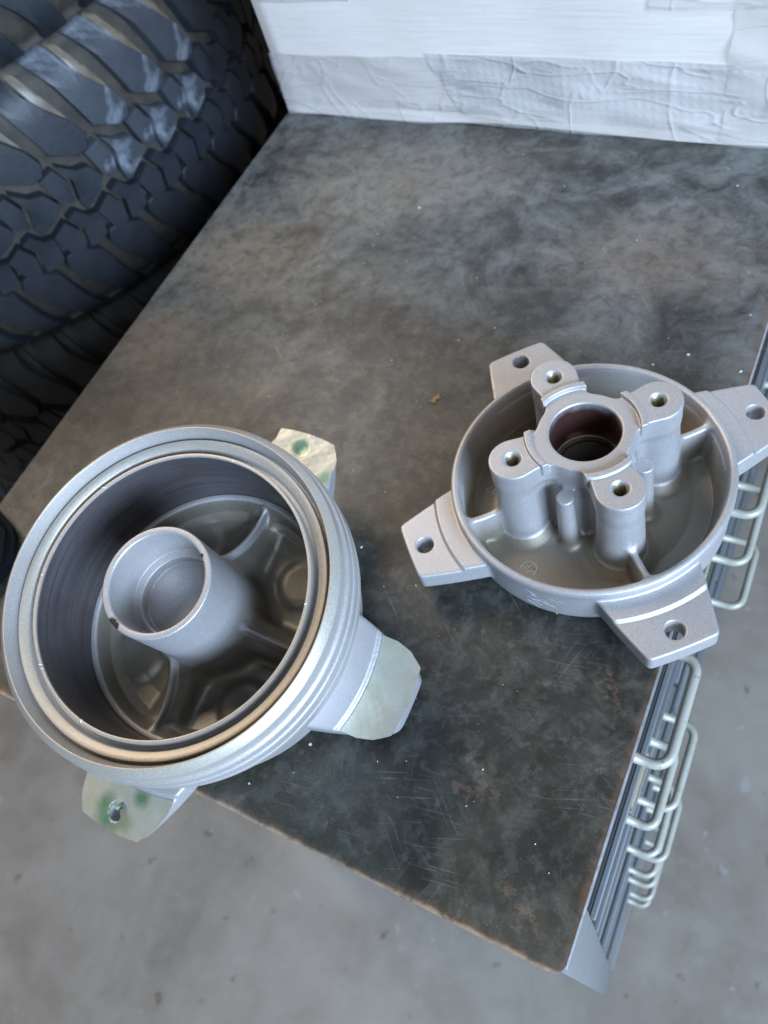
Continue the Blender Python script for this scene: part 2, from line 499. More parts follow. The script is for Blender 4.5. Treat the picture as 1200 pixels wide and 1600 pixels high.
def mk_table():
    t = NT('patinated_steel_worktop')
    sep = t.node("ShaderNodeSeparateXYZ"); t.l.new(t.obj, sep.inputs[0])
    X, Y, Z = sep.outputs
    warp = t.noise(9, 4, .6, .6)
    n1 = t.noise(11, 7, .62, .9)
    n2 = t.noise(34, 6, .65, .5)
    n3 = t.noise(150, 4, .6)
    c = t.mix(t.ramp(n1, [(.34, 0), (.66, 1)]), (.011, .012, .0105), (.030, .0315, .0275))
    c = t.mix(t.math('MULTIPLY', t.ramp(n2, [(.42, 0), (.68, 1)]), .55), c, (.062, .064, .058))
    # pale sheen of the lit far end, painted in over light dust
    far = t.node("ShaderNodeMapRange"); t.l.new(t.math('ADD', Y, t.math('MULTIPLY', t.math('SUBTRACT', warp, .5), .25)), far.inputs[0])
    far.inputs[1].default_value = .20; far.inputs[2].default_value = .52
    du = t.math('MULTIPLY', far.outputs[0], t.ramp(t.noise(16, 6, .66, 1.2), [(.38, .04), (.60, .95)]))
    c = t.mix(du, c, (.165, .175, .172))
    # tan dust streaks, strongest where the far sheen is painted
    ts = t.noise(1, 7, .68, .8, src=t.amap(11, 30, R(12)))
    tn = t.math('MULTIPLY', t.ramp(ts, [(.53, 0), (.66, 1)]), t.math('ADD', .05, t.math('MULTIPLY', far.outputs[0], .60)))
    c = t.mix(t.math('MULTIPLY', tn, .6), c, (.22, .20, .17))
    for (x, y, r, k, col, sx) in ((-.47, .42, .045, .45, (.27, .21, .15), 1.5), (-.50, .31, .035, .4, (.25, .19, .14), 1.), (-.33, .545, .05, .5, (.26, .22, .18), 1.8),
                                  (-.12, .47, .04, .5, (.22, .17, .13), 1.6), (-.39, .52, .05, .4, (.24, .20, .15), 1.5)):
        c = t.mix(t.math('MULTIPLY', t.blob(x, y, r, 1.1, t.noise(24, 5, .7, .6), sx=sx), k), c, col)
    # olive-brown tone near the front edge
    fr = t.node("ShaderNodeMapRange"); t.l.new(t.math('ADD', Y, t.math('MULTIPLY', warp, -.09)), fr.inputs[0])
    fr.inputs[1].default_value = .08; fr.inputs[2].default_value = -.05
    c = t.mix(t.math('MULTIPLY', fr.outputs[0], .75), c, (.052, .048, .032))
    # dark oily patches
    w60 = t.noise(70, 5, .7)
    for (x, y, r, sx, sy, a) in ((-.115, .022, .015, .7, 1.5, .4), (-.060, .045, .018, 1., 1., 0), (-.30, .37, .03, 1.3, .8, 0), (-.19, .40, .035, 1., .7, .5), (-.08, .39, .03, .7, 1.5, .3), (-.16, .09, .04, 1.4, 1, 0)):
        c = t.mix(t.math('MULTIPLY', t.blob(x, y, r, .8, w60, sx=sx, sy=sy, ang=a), .72), c, (.014, .014, .014))
    # rust marks
    for (x, y, r, sx, sy, a) in ((-.098, .071, .012, 1.3, .6, -.5), (-.103, .060, .008, 1.5, .6, -.2), (-.058, .020, .010, 1.8, .5, -.5), (-.085, .006, .006, 1., 1., 0), (-.050, .142, .010, .6, 1.3, .7), (-.056, .012, .004, 1, 1, 0)):
        c = t.mix(t.math('MULTIPLY', t.math('MULTIPLY', t.blob(x, y, r, .9, w60, sx=sx, sy=sy, ang=a, wamt=.9), t.ramp(t.noise(190, 4, .7), [(.50, 0), (.58, 1)])), .42), c, (.22, .13, .08))
    # ring stain
    d1 = t.blob(-.1455, .0145, .0060, .12); d2 = t.blob(-.1455, .0145, .0052, .12)
    c = t.mix(t.math('MULTIPLY', t.math('SUBTRACT', d1, d2), .35), c, (.02, .016, .012))
    # grazing scratches in several directions
    for (ang, sc, th, k) in ((.35, 14, .675, .30), (-.75, 11, .68, .28), (1.25, 13, .69, .25), (2.2, 9, .69, .22)):
        s = t.noise(1, 2, .5, .15, src=t.amap(sc, sc * 60, ang))
        gate = t.ramp(t.noise(13, 3, src=t.map((1, 1, 1), (0, 0, 0), (ang * 9, 3, 0))), [(.5, 0), (.62, 1)])
        c = t.mix(t.math('MULTIPLY', t.math('MULTIPLY', t.ramp(s, [(th, 0), (th + .02, 1)]), gate), k), c, (.30, .28, .25))
    for (ang, sy_, th, k, off) in ((.15, 900, .63, .20, 1.), (-.5, 1100, .64, .20, 5.), (.95, 1000, .645, .16, 9.), (-1.2, 1000, .65, .14, 4.)):
        s = t.noise(1, 3, .55, .08, src=t.amap(24, sy_, ang))
        gate = t.ramp(t.noise(21, 4, src=t.map((1, 1, 1), (0, 0, 0), (off, off, 0))), [(.47, 0), (.60, 1)])
        c = t.mix(t.math('MULTIPLY', t.math('MULTIPLY', t.ramp(s, [(th, 0), (th + .03, 1)]), gate), k), c, (.27, .265, .25))
    # pale grains
    sp = t.ramp(t.vor(330), [(.06, 1), (.12, 0)])
    spg = t.ramp(t.noise(37, 4), [(.52, 0), (.63, 1)])
    c = t.mix(t.math('MULTIPLY', t.math('MULTIPLY', sp, spg), .55), c, (.36, .33, .28))
    c = t.mix(t.math('MULTIPLY', t.ramp(n3, [(.56, 0), (.72, 1)]), .25), c, (.19, .175, .15))
    # rusty, worn edges along the front and the right side
    ew = t.math('MULTIPLY', t.noise(55, 5, .7), .010)
    e1 = t.node("ShaderNodeMapRange"); t.l.new(t.math('ADD', Y, ew), e1.inputs[0]); e1.inputs[1].default_value = .0085; e1.inputs[2].default_value = .0035
    e2 = t.node("ShaderNodeMapRange"); t.l.new(t.math('SUBTRACT', t.math('MULTIPLY', X, -1), t.math('MULTIPLY', ew, -1)), e2.inputs[0]); e2.inputs[1].default_value = .0295 + .0085; e2.inputs[2].default_value = .0295 + .0045
    ee = t.math('MAXIMUM', e1.outputs[0], t.math('MULTIPLY', e2.outputs[0], .8))
    c = t.mix(t.math('MULTIPLY', ee, .7), c, (.20, .105, .060))
    e3 = t.node("ShaderNodeMapRange"); t.l.new(t.math('ADD', Y, t.math('MULTIPLY', ew, .5)), e3.inputs[0]); e3.inputs[1].default_value = .0035; e3.inputs[2].default_value = .0015
    c = t.mix(t.math('MULTIPLY', e3.outputs[0], .7), c, (.50, .38, .26))
    ro = t.ramp(n2, [(.3, .34), (.7, .56)])
    c = t.mix(t.math('MULTIPLY', t.ramp(t.noise(60, 6, .72, .4), [(.47, 0), (.60, 1)]), .26), c, (.15, .15, .132))
    c = t.mix(t.math('MULTIPLY', t.ramp(t.noise(85, 6, .72, .6, t.map(loc=(3, 1, 0))), [(.46, 0), (.64, 1)]), .5), c, (.016, .017, .017))
    bh = t.math('ADD', t.math('MULTIPLY', n2, .5), t.math('MULTIPLY', n3, .35))
    return t.done(base=c, rough=ro, metal=.10, normal=t.bump(bh, .22, .0010), spec=.5)
M['table'] = mk_table()

def mk_putty(name, base, dirt=(.22, .19, .14), r=.42):
    t = NT(name)
    n = t.noise(40, 5, .65, .4); m = t.noise(260, 4, .6)
    c = t.mix(t.math('MULTIPLY', t.ramp(n, [(.45, 0), (.7, 1)]), .55), base, dirt)
    c = t.mix(t.ramp(m, [(.64, 0), (.70, .7)]), c, (.14, .09, .06))
    return t.done(base=c, rough=r, metal=.1, normal=t.bump(m, .2, .0004))
M['cab'] = mk_putty('worn_pale_cabinet_paint', (.19, .20, .21), (.20, .15, .09))
M['drawer'] = mk_putty('dark_drawer_paint', (.035, .038, .042), (.06, .055, .045), .75)
M['lip'] = mk_putty('pale_drawer_lip', (.15, .165, .18), r=.6)
M['wire'] = mk_putty('aged_cream_wire', (.37, .365, .31), (.26, .21, .13), .4)
M['card'] = simple('yellowed_label_card', (.50, .42, .26), .7)
M['edge'] = simple('bright_worn_edge', (.42, .43, .45), .4, .7)
M['black'] = simple('black_rubberised_case', (.004, .005, .008), .85, 0, 200, .2, .1)
M['black'].node_tree.nodes['Principled BSDF'].inputs['Specular IOR Level'].default_value = .15

def mk_floor():
    t = NT('workshop_concrete')
    n1 = t.noise(3.2, 6, .6, .5); n2 = t.noise(17, 5, .6, .3); n3 = t.noise(120, 3)
    c = t.mix(t.ramp(n1, [(.35, 0), (.65, 1)]), (.205, .172, .138), (.305, .265, .222))
    c = t.mix(t.math('MULTIPLY', t.ramp(n2, [(.4, 0), (.7, 1)]), .35), c, (.36, .32, .28))
    c = t.mix(t.math('MULTIPLY', t.ramp(t.noise(24, 3, .6), [(.66, 0), (.73, 1)]), .55), c, (.075, .058, .045))
    c = t.mix(t.math('MULTIPLY', t.ramp(t.noise(31, 3, .6, 0, t.map(loc=(5, 2, 1))), [(.68, 0), (.72, 1)]), .5), c, (.36, .35, .34))
    return t.done(base=c, rough=t.ramp(n2, [(.3, .24), (.7, .38)]), normal=t.bump(n3, .12, .0006))
M['floor'] = mk_floor()

def mk_rubber():
    t = NT('used_tyre_rubber')
    n = t.noise(20, 5, .6); m = t.noise(300, 3)
    c = t.mix(t.ramp(n, [(.35, 0), (.7, 1)]), (.0085, .011, .0155), (.019, .023, .030))
    return t.done(base=c, rough=t.ramp(n, [(.3, .42), (.7, .62)]), normal=t.bump(m, .3, .0008))
M['rubber'] = mk_rubber()
def mk_scuffed():
    t = NT('scuffed_tyre_rubber')
    n = t.noise(20, 5, .6); m = t.noise(300, 3)
    c = t.mix(t.ramp(n, [(.35, 0), (.7, 1)]), (.025, .03, .038), (.045, .05, .06))
    k = t.ramp(t.noise(13, 5, .6, .5), [(.50, 0), (.60, 1)])
    c = t.mix(t.math('MULTIPLY', k, .75), c, (.20, .225, .26))
    return t.done(base=c, rough=.5, normal=t.bump(m, .3, .0008))
M['rubber_scuffed'] = mk_scuffed()
M['groove'] = simple('dusty_tyre_groove', (.034, .029, .022), .7, 0, 60, .45)
M['ridge'] = simple('dusty_groove_ridge', (.13, .108, .078), .42, 0, 50, .4)
M['rubber_shaded'] = simple('shade_darkened_tyre', (.011, .008, .005), .7, 0, 40, .3)  # rubber darkened to paint in the shade of the gap

# ------------------------------------------------------------------ floor
fl = link('floor', mesh_py('floor', [(-6, -6, -.96), (6, -6, -.96), (6, 6, -.96), (-6, 6, -.96)], [(0, 1, 2, 3)]), M['floor'])
fl["kind"] = "structure"

# ------------------------------------------------------------------ tool cabinet
XL, XR, YN, YF = -.5345, -.0295, -.0015, 1.02
cab = tag(empty('tool_cabinet', ((XL + XR) / 2, .5, -.96)), 'grey steel drawer cabinet with a dark rusty-edged plate top and wire drawer pulls', 'cabinet')
def cpart(name, me, mat, parent=cab):
    o = link(name, me, mat)
    o.parent = parent
    o.matrix_parent_inverse = Matrix.Translation(-cab.location) if parent is cab else Matrix.Identity(4)
    return o
def wavy_top():
    # thin steel plate, slightly irregular worn corner and edges
    bm = bmesh.new()
    pts = []
    c = .006
    for a in np.linspace(-90, 0, 6): pts.append((XR - c + c * math.cos(R(a)), YN + c + c * math.sin(R(a))))
    pts += [(XR, y) for y in np.linspace(.03, .98, 60)]
    pts += [(XR, YF), (XL, YF)]
    for a in np.linspace(180, 270, 5): pts.append((XL + c + c * math.cos(R(a)), YN + c + c * math.sin(R(a))))
    pts += [(x, YN) for x in np.linspace(XL + .03, XR - .03, 50)]
    rr = random.Random(3)
    pts = [(x + rr.uniform(-1, 1) * .00022, y + rr.uniform(-1, 1) * .00022) for x, y in pts]
    top = [bm.verts.new((x, y, 0)) for x, y in pts]
    f = bm.faces.new(top)
    ext = bmesh.ops.extrude_face_region(bm, geom=[f])
    for v in [g for g in ext['geom'] if isinstance(g, bmesh.types.BMVert)]: v.co.z -= .0035
    bmesh.ops.recalc_face_normals(bm, faces=bm.faces)
    ed = [e for e in bm.edges if all(abs(v.co.z) < 1e-6 for v in e.verts)]
    bmesh.ops.bevel(bm, geom=ed, offset=.0006, segments=2, affect='EDGES')
    return bm_mesh('worktop', bm, True, 30)
cpart('worktop', wavy_top(), M['table'])
cpart('edge_strip', box_mesh('edge_strip', XR - .0015, XR + .0012, YN + .004, YF, -.0042, -.0008, .0006), M['edge'])
cpart('carcass', box_mesh('carcass', XL + .004, XR - .012, YN + .010, YF - .004, -.93, -.0045), M['cab'])
cpart('corner_post', box_mesh('corner_post', XR - .030, XR + .0005, YN + .002, .0335, -.93, -.0048, .002), M['cab'])
cpart('corner_post', box_mesh('corner_post', XR - .030, XR + .0005, YF - .035, YF - .004, -.93, -.0048, .002), M['cab'])
cpart('corner_post', box_mesh('corner_post', XL + .002, XL + .03, YN + .002, .0335, -.93, -.0048, .002), M['cab'])
cpart('top_rail', box_mesh('top_rail', XR - .012, XR - .0005, .0338, YF - .036, -.036, -.0048, .0012), M['cab'])
cpart('base_rail', box_mesh('base_rail', XR - .012, XR + .001, .0338, YF - .036, -.93, -.885, .0012), M['cab'])
cpart('front_panel', box_mesh('front_panel', XL + .031, XR - .031, YN + .004, YN + .0098, -.93, -.0048), M['cab'])
for (x, y) in ((XL + .05, .05), (XR - .05, .05), (XL + .05, YF - .06), (XR - .05, YF - .06)):
    cpart('foot', box_mesh('foot', x - .03, x + .03, y - .03, y + .03, -.96, -.931, .003), M['black'])

rows = [-.038, -.118, -.228, -.312, -.385, -.468, -.56, -.655, -.75, -.882]
cols = [(.0355, .265), (.269, .505), (.509, .745), (.749, .983)]
def handle_mesh(length, prot):
    r = min(.011, prot * .6)
    pts = [(-.006, 0, 0)]
    pts.append((prot - r, 0, 0))
    for a in np.linspace(-90, 0, 7)[1:]: pts.append((prot - r + r * math.cos(R(a)), r + r * math.sin(R(a)), 0))
    for a in np.linspace(0, 90, 7): pts.append((prot - r + r * math.cos(R(a)), length - r + r * math.sin(R(a)), 0))
    pts.append((-.006, length, 0))
    return tube_mesh('handle', pts, .0034)
# (drawer row, column) -> handle: y start, z, length, protrusion
hand = {(0, 0): (.126, -.066, .072, .0165), (1, 0): (.112, -.187, .060, .0135), (2, 0): (.146, -.275, .075, .0235), (3, 0): (.118, -.350, .066, .020),
        (4, 0): (.128, -.425, .066, .024), (5, 0): (.122, -.51, .066, .021), (6, 0): (.124, -.605, .066, .023), (7, 0): (.12, -.70, .066, .021), (8, 0): (.122, -.81, .066, .022),
        (0, 1): (.330, -.10, .075, .026), (1, 1): (.338, -.19, .075, .024), (2, 1): (.346, -.29, .070, .032)}
proto = {}
for ci, (y0, y1) in enumerate(cols):
    for ri in range(9):
        z1, z0 = rows[ri] - .005, rows[ri + 1] + .004
        pull = (.0025 if ri % 3 == 1 else 0) + random.uniform(-.0006, .0006)
        bm = bmesh.new()
        def bx(x0, x1, ya, yb, za, zb):
            g = bmesh.ops.create_cube(bm, size=1)['verts']
            for v in g: v.co = Vector((x0 + (v.co.x + .5) * (x1 - x0), ya + (v.co.y + .5) * (yb - ya), za + (v.co.z + .5) * (zb - za)))
        bx(-.004, 0, y0, y1, z0, z1)                       # front sheet
        bmesh.ops.bevel(bm, geom=bm.edges[:], offset=.0007, segments=1, affect='EDGES')
        d = cpart('drawer', bm_mesh('drawer', bm, True, 35), M['drawer'])
        d.location = (XR - .006 + pull, 0, 0)
        for (za, zb) in ((z1 - .008, z1),):   # folded lips, proud of the sheet
            link('lip', box_mesh('lip', .0002, .0042, y0 + .0004, y1 - .0004, za, zb, .0007, 1), M['lip'], d)
        yh, zh, ln, pr = hand.get((ri, ci), ((y0 + .085), (z0 + z1) / 2, .070, .022))
        if ci >= 1 and ri >= 3: continue
        key = (round(ln, 3), round(pr, 4))
        if key not in proto: proto[key] = handle_mesh(ln, pr); proto[key].materials.append(M['wire'])
        h = link('handle', proto[key], None, d); h.location = (.0065, yh, zh)
        ch = link('card_holder', box_mesh('card_holder', .0002, .0022, yh + .008, yh + ln - .008, zh - .020, zh - .005, .0005), M['card'], d)

# ------------------------------------------------------------------ four-lug hub (right)
A45 = math.sqrt(.5)
def right_parts(x, y, z):
    u = (x + y) * A45; v = (y - x) * A45; r = np.sqrt(x * x + y * y)
    body = sd_poly(r, z, [(14, 0.4), (74, 0.4), (78.6, 2.6), (80.4, 8), (80.9, 31), (81.6, 33), (81.9, 35.5), (81.3, 37.6), (79.6, 38.3), (78.1, 37.6), (77.3, 35), (76.2, 24),
                          (73.2, 14), (71.3, 9.6), (60, 8.2), (40, 9.4), (14, 9.4)]) - .35
    tube = np.maximum(smax(r - (26.6 + np.maximum(0, 24 - z) * .12), z - 75.9, 1.2), 3 - z)
    d2 = sd_convex(u, v, [(70, -31.2), (89.3, -27.6), (116.3, -19.6), (117.6, 0), (116.3, 19.6), (89.3, 27.6), (70, 31.2)], 2.6)
    zt = 27.5 + np.where(r < 94.0, 2.0, 0) - np.clip((r - 93.2) / .9, 0, 1) * 0
    step = np.clip((94.6 - r) / 1.4, 0, 1) * 2.0
    lug = smax(d2, np.maximum(z - (27.5 + step), 13.5 - z), 1.6)
    lug = smax(lug, 76 - r, .5)
    hole = np.sqrt((u - 105.9) ** 2 + v * v) - (5.25 + np.maximum(0, z - 26.9) * .8)
    bc = 42.8
    rb = 12.4 + np.maximum(0, 62 - z) * .035 + 1.0 * np.clip((z - 62) / 12, 0, 1)
    db = np.sqrt((u - bc) ** 2 + v * v)
    boss = np.maximum(smax(db - rb, z - 77.5, 1.1), 3 - z)
    # web that joins each boss to the tube
    web = np.maximum(smax(np.abs(v) - (7.5 + 0.0 * u), z - 76.2, 1.5), np.maximum(u - 42, 20 - u)); web = np.maximum(web, 3 - z)
    # raised arc between pad and tube
    arc = np.maximum(np.maximum(np.abs(r - 31.4) - 1.5, z - 78.6), np.maximum(np.abs(v) - 12.8, 70 - z)) - .4
    # stiffening rib from boss to wall
    zr = 35.2 - np.clip((u - 52) / 26, 0, 1) * (1 - np.clip((u - 52) / 26, 0, 1)) * 9
    rib = np.maximum(smax(np.abs(v) - (2.1 + np.maximum(0, 30 - z) * .06), z - zr, 2.2), np.maximum(np.maximum(u - 78.5, 46 - u), 3 - z))
    # slim pin halfway between two bosses (at the quarter's borders)
    def pin_at(px, py):
        q = (x if py == 0 else y); w_ = (y if py == 0 else x)
        pl_ = smin(np.sqrt((x - px) ** 2 + (y - py) ** 2) - (4.9 + np.maximum(0, 50 - z) * .03), np.maximum(np.abs(w_) - 3.2, np.maximum(q - 33, 20 - q)), 2.5)
        return np.maximum(smax(pl_, z - 57.5, .8), 3 - z)
    pin = np.minimum(pin_at(33.4, 0), pin_at(0, 33.4))
    # low mound round the bosses, as cast
    mound = np.maximum(smax(db - 17.5, z - 12.2, 5), 3 - z)
    ring2 = r - 26.6
    lo = smin(r - (26.2 + np.maximum(0, 24 - z) * .12), db - rb, 8.0)          # plan of tube and posts, low down
    lo = smin(lo, np.maximum(np.abs(v) - 7.5, np.maximum(u - 40, 18 - u)), 5.0)
    hi = smin(smin(ring2, db - 13.2, 15.0), np.maximum(np.abs(v) - 10.5, np.maximum(u - 40, 18 - u)), 5.0)   # broad webs near the top
    w = np.clip((z - 55) / 9, 0, 1); w = w * w * (3 - 2 * w)
    plan = lo * (1 - w) + np.minimum(hi, lo) * w
    topz = 77.5 - 1.5 * np.clip((31.6 - r) / 1.2, 0, 1)
    core = np.maximum(smax(plan, z - topz, 1.1), 3 - z)
    core = smin(core, pin, 2.4)
    core = np.maximum(core, z - 77.6)
    core = np.minimum(core, arc)
    sh = smin(body, smin(core, mound, 5), 6.5)
    sh = smin(sh, rib, 4.5)
    sh = smin(sh, lug, 1.8)
    # drilling
    bore = np.where(z > 45, r - (19.55 + np.maximum(0, z - 75.1) * .8), r - 16.6)
    bore = np.where(z > 45.6, r - (19.55 + np.maximum(0, z - 75.1) * .8), np.where(z > 40, np.maximum(r - 16.6, -(45 - z) if False else r - 16.6), r - 18.5))
    tap = np.maximum(db - (4.05 + np.maximum(0, z - 76.2) * .95), 48 - z)
    sh = np.maximum(sh, -bore); sh = np.maximum(sh, -tap); sh = np.maximum(sh, -hole)
    names = {'bowl': np.minimum(body, mound), 'center_tube': np.minimum(tube, web + 1.0), 'bolt_boss': np.minimum(boss, arc), 'rib': rib + .5, 'pin': pin, 'lug': lug}
    # order of the two pins: halves fall in neighbouring quarters, keep them by position
    return names, sh

CXR, CYR = -.0972, .2518
hubR = tag(empty('four_lug_hub', (CXR, CYR, 0)), 'grey cast hub with four threaded bolt posts round an open bore, standing towards the right', 'hub')
hubR.rotation_euler = (0, 0, R(-2.5))
vR, qR, nR = casting(right_parts, 101, -1.3, 81, .62)
# pins straddle the quarter borders, so they are cut out by position
def build_right(k, me, s):
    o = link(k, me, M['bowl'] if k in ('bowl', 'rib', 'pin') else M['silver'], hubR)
    return o
fcR = vR[qR].mean(1)
pin_owner = np.full(len(qR), -1)
for s in range(4):
    a = s * math.pi / 2
    d = np.hypot(fcR[:, 0] - 33.4 * math.cos(a), fcR[:, 1] - 33.4 * math.sin(a))
    rr_ = np.hypot(fcR[:, 0], fcR[:, 1])
    m = (d < 6.6) & (rr_ > 29.0) & (fcR[:, 2] > 14) & (fcR[:, 2] < 58.5)
    pin_owner[m] = s
for s in range(4):
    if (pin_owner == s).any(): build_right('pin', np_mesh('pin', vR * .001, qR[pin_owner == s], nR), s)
def parts_nopin(x, y, z):
    n, sh = right_parts(x, y, z); n = dict(n); n.pop('pin'); return n, sh
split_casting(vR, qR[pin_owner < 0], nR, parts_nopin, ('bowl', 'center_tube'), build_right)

# bearing bore liner, seat and the tapped threads
link('bearing_bore', lathe_mesh('bearing_bore', [(.01935, .0748), (.01935, .0462)], 96, False, None), M['bore'], hubR)
link('bearing_seat', lathe_mesh('bearing_seat', [(.0193, .0463), (.0193, .0457), (.0163, .0453), (.0161, .0440), (.0164, .0425)], 96, False, 25), M['seat'], hubR)
def thread_mesh(r0, z_top, z_bot, pitch):
    pts = []
    z = z_top
    n = int((z_top - z_bot) / pitch)
    seg = 28
    V, F = [], []
    steps = n * seg
    for i in range(steps + 1):
        a = 2 * math.pi * i / seg
        zc = z_top - pitch * i / seg
        for (rr, dz) in ((r0, .0), (r0 - .00055, -pitch * .5), (r0, -pitch)):
            V.append((rr * math.cos(a), rr * math.sin(a), zc + dz))
    for i in range(steps):
        for j in (0, 1):
            F.append((i * 3 + j, (i + 1) * 3 + j, (i + 1) * 3 + j + 1, i * 3 + j + 1))
    return mesh_py('thread', V, F, True)
th = thread_mesh(.00400, .0768, .053, .00125)
th.materials.append(M['thread'])
for k in range(4):
    a = R(45 + 90 * k)
    o = link('thread', th, None, hubR)
    o.location = (.0428 * math.cos(a), .0428 * math.sin(a), 0)
# founder's mark on the bowl floor: ring with crossed strokes
def bars_mesh(name, segs, w, z0, z1):
    bm = bmesh.new()
    for (x0, y0, x1, y1) in segs:
        d = Vector((x1 - x0, y1 - y0)); L = d.length; d /= L; n = Vector((-d.y, d.x)) * w / 2
        vs = []
        for z in (z0, z1):
            sc = 1 if z == z0 else .6
            for (px, py, sg) in ((x0, y0, -1), (x1, y1, -1), (x1, y1, 1), (x0, y0, 1)):
                vs.append(bm.verts.new((px + n.x * sg * sc, py + n.y * sg * sc, z)))
        bm.faces.new(vs[4:8])
        for i in range(4): bm.faces.new((vs[i], vs[(i + 1) % 4], vs[4 + (i + 1) % 4], vs[4 + i]))
    return bm_mesh(name, bm)
def loc_right(wx, wy):
    a = R(2.5); return (wx * math.cos(a) - wy * math.sin(a), wx * math.sin(a) + wy * math.cos(a))
ex, ey = loc_right(-.0179, -.0597)
em = lathe_mesh('founders_mark', [(.0052, 0), (.0052, .00055), (.0045, .00055), (.0045, 0)], 40, False, 25)
bm = bmesh.new(); bm.from_mesh(em)
b2 = bars_mesh('x', [(-.0033, .0022, -.0004, -.0004), (-.0022, .0034, .0006, .0008), (-.0036, -.0022, .0022, .0032), (-.0012, -.0032, .0008, -.0006), (.0008, -.0006, .0036, -.0018), (.0014, .0004, .0036, .0022)], .0009, 0, .00055)
bm.from_mesh(b2); bm.to_mesh(em); bm.free()
o = link('founders_mark', em, M['silver'], hubR); o.location = (ex, ey, .00855); o.rotation_euler = (0, 0, R(12))
tx, ty = loc_right(-.0600, -.0125)
o = link('cast_arrow_mark', bars_mesh('cast_arrow_mark', [(-.004, -.002, .003, -.004), (.003, -.004, .0015, .004), (.0015, .004, -.004, -.002)], .0008, 0, .0006), M['silver'], hubR)
o.location = (tx, ty, .0086)

# scuff marks on the outer wall of the bowl (thin flakes proud of the paint)
def scuffs():
    bm = bmesh.new()
    rr = random.Random(5)
    for (az, z, L, w) in ((-111, .0366, .0022, .0022), (-113, .0275, .006, .0009), (-112, .025, .0045, .0012), (-112.5, .0195, .0075, .0009), (-109, .020, .007, .0007), (-106, .0185, .006, .0009), (-104.5, .0175, .004, .0009), (-113.5, .0145, .006, .0012), (-110, .0155, .004, .0006), (-104, .026, .005, .0004), (-101, .0255, .003, .0004), (-107.5, .0215, .005, .0005), (-111, .0115, .003, .0006)):
        n = 9
        top, bot = [], []
        for i in range(n + 1):
            t = i / n - .5
            a = R(az + 20.5) + t * L / .081
            zc = z - t * L * .45 + rr.uniform(-1, 1) * w * .3
            hw = w * (1 - (2 * t) ** 2) * rr.uniform(.4, 1) * .5 + .00005
            rad = .08160
            top.append(bm.verts.new((rad * math.cos(a), rad * math.sin(a), zc + hw)))
            bot.append(bm.verts.new((rad * math.cos(a), rad * math.sin(a), zc - hw)))
        for i in range(n): bm.faces.new((bot[i], bot[i + 1], top[i + 1], top[i]))
    return bm_mesh('scuff_marks', bm)
sc_o = link('scuff_marks', scuffs(), M['scuff'], hubR)

# ------------------------------------------------------------------ drum hub (left)
nl = np.array([904 - 600, 1310 - 800, f_px]); nl /= np.linalg.norm(nl)
al = np.array([1., 0, 0]); al -= (al @ nl) * nl; al /= np.linalg.norm(al)
bl = np.cross(nl, al)
S = .365
c_img = np.array([-.5516, -.3353])
rim_c = MW @ (c_img[0] * S * al + c_img[1] * S * bl + S * nl) + np.array([0, 0, H])
exw, eyw, ezw = MW @ al, MW @ (-bl), MW @ (-nl)
BASE = .098
base_c = rim_c - ezw * BASE
rl = Matrix([[exw[i], eyw[i], ezw[i]] for i in range(3)]).to_4x4() @ Matrix.Rotation(R(20.3), 4, 'Z')
hubL = tag(empty('drum_hub'), 'cast brake drum hub with stepped rim tinted for warm light and tall centre tube, overhanging the worktop edge', 'hub')
hubL.matrix_world = Matrix.Translation(base_c) @ rl
dz = BASE * 1000      # z of rim plane in local mm

prof = [(70, -93), (74, -80), (84, -79.2), (88.4, -76.5), (89.4, -62), (96.6, -40), (98.8, -31), (99.0, -27.5), (98.3, -26.6), (98.4, -25), (99.2, -24), (99.2, -17.6), (98.2, -16.6), (98.0, -15.2), (98.6, -14.4), (98.3, -10), (96.6, -8.4), (96.3, -7),
        (96.3, -.7), (92.2, 3.5), (91.5, 3.3), (89.7, -4.6), (89.5, -8.5), (88.2, -8.5), (88.0, -3.8), (85.7, -4.4), (83.0, -5.8), (82.2, -11), (79.9, -11),
        (79.6, -4.1), (77.6, -4.1), (77.4, -57.0), (76.2, -59.5), (72, -66), (70, -86)]
prof = round_profile([(a, b + dz) for a, b in prof], .55, 2)
body = link('drum_body', lathe_mesh('drum_body', [(a * .001, b * .001) for a, b in prof], 288, True, 38, 0.00005), M['rim'], hubL)
liner_p = [(77.35, -5.2), (77.05, -5.9), (76.95, -30), (76.7, -57.6), (77.3, -57.9)]
link('brake_liner', lathe_mesh('brake_liner', [(a * .001, (b + dz) * .001) for a, b in liner_p], 192, False, 40), M['liner'], hubL)
led = round_profile([(77.2, -60), (77.0, -57.0), (76.2, -56.2), (73.8, -56.4), (73.0, -57.6), (73.0, -61)], .5, 2)
link('ledge_ring', lathe_mesh('ledge_ring', [(a * .001, (b + dz) * .001) for a, b in led], 192, True, 60), M['silver'], hubL)

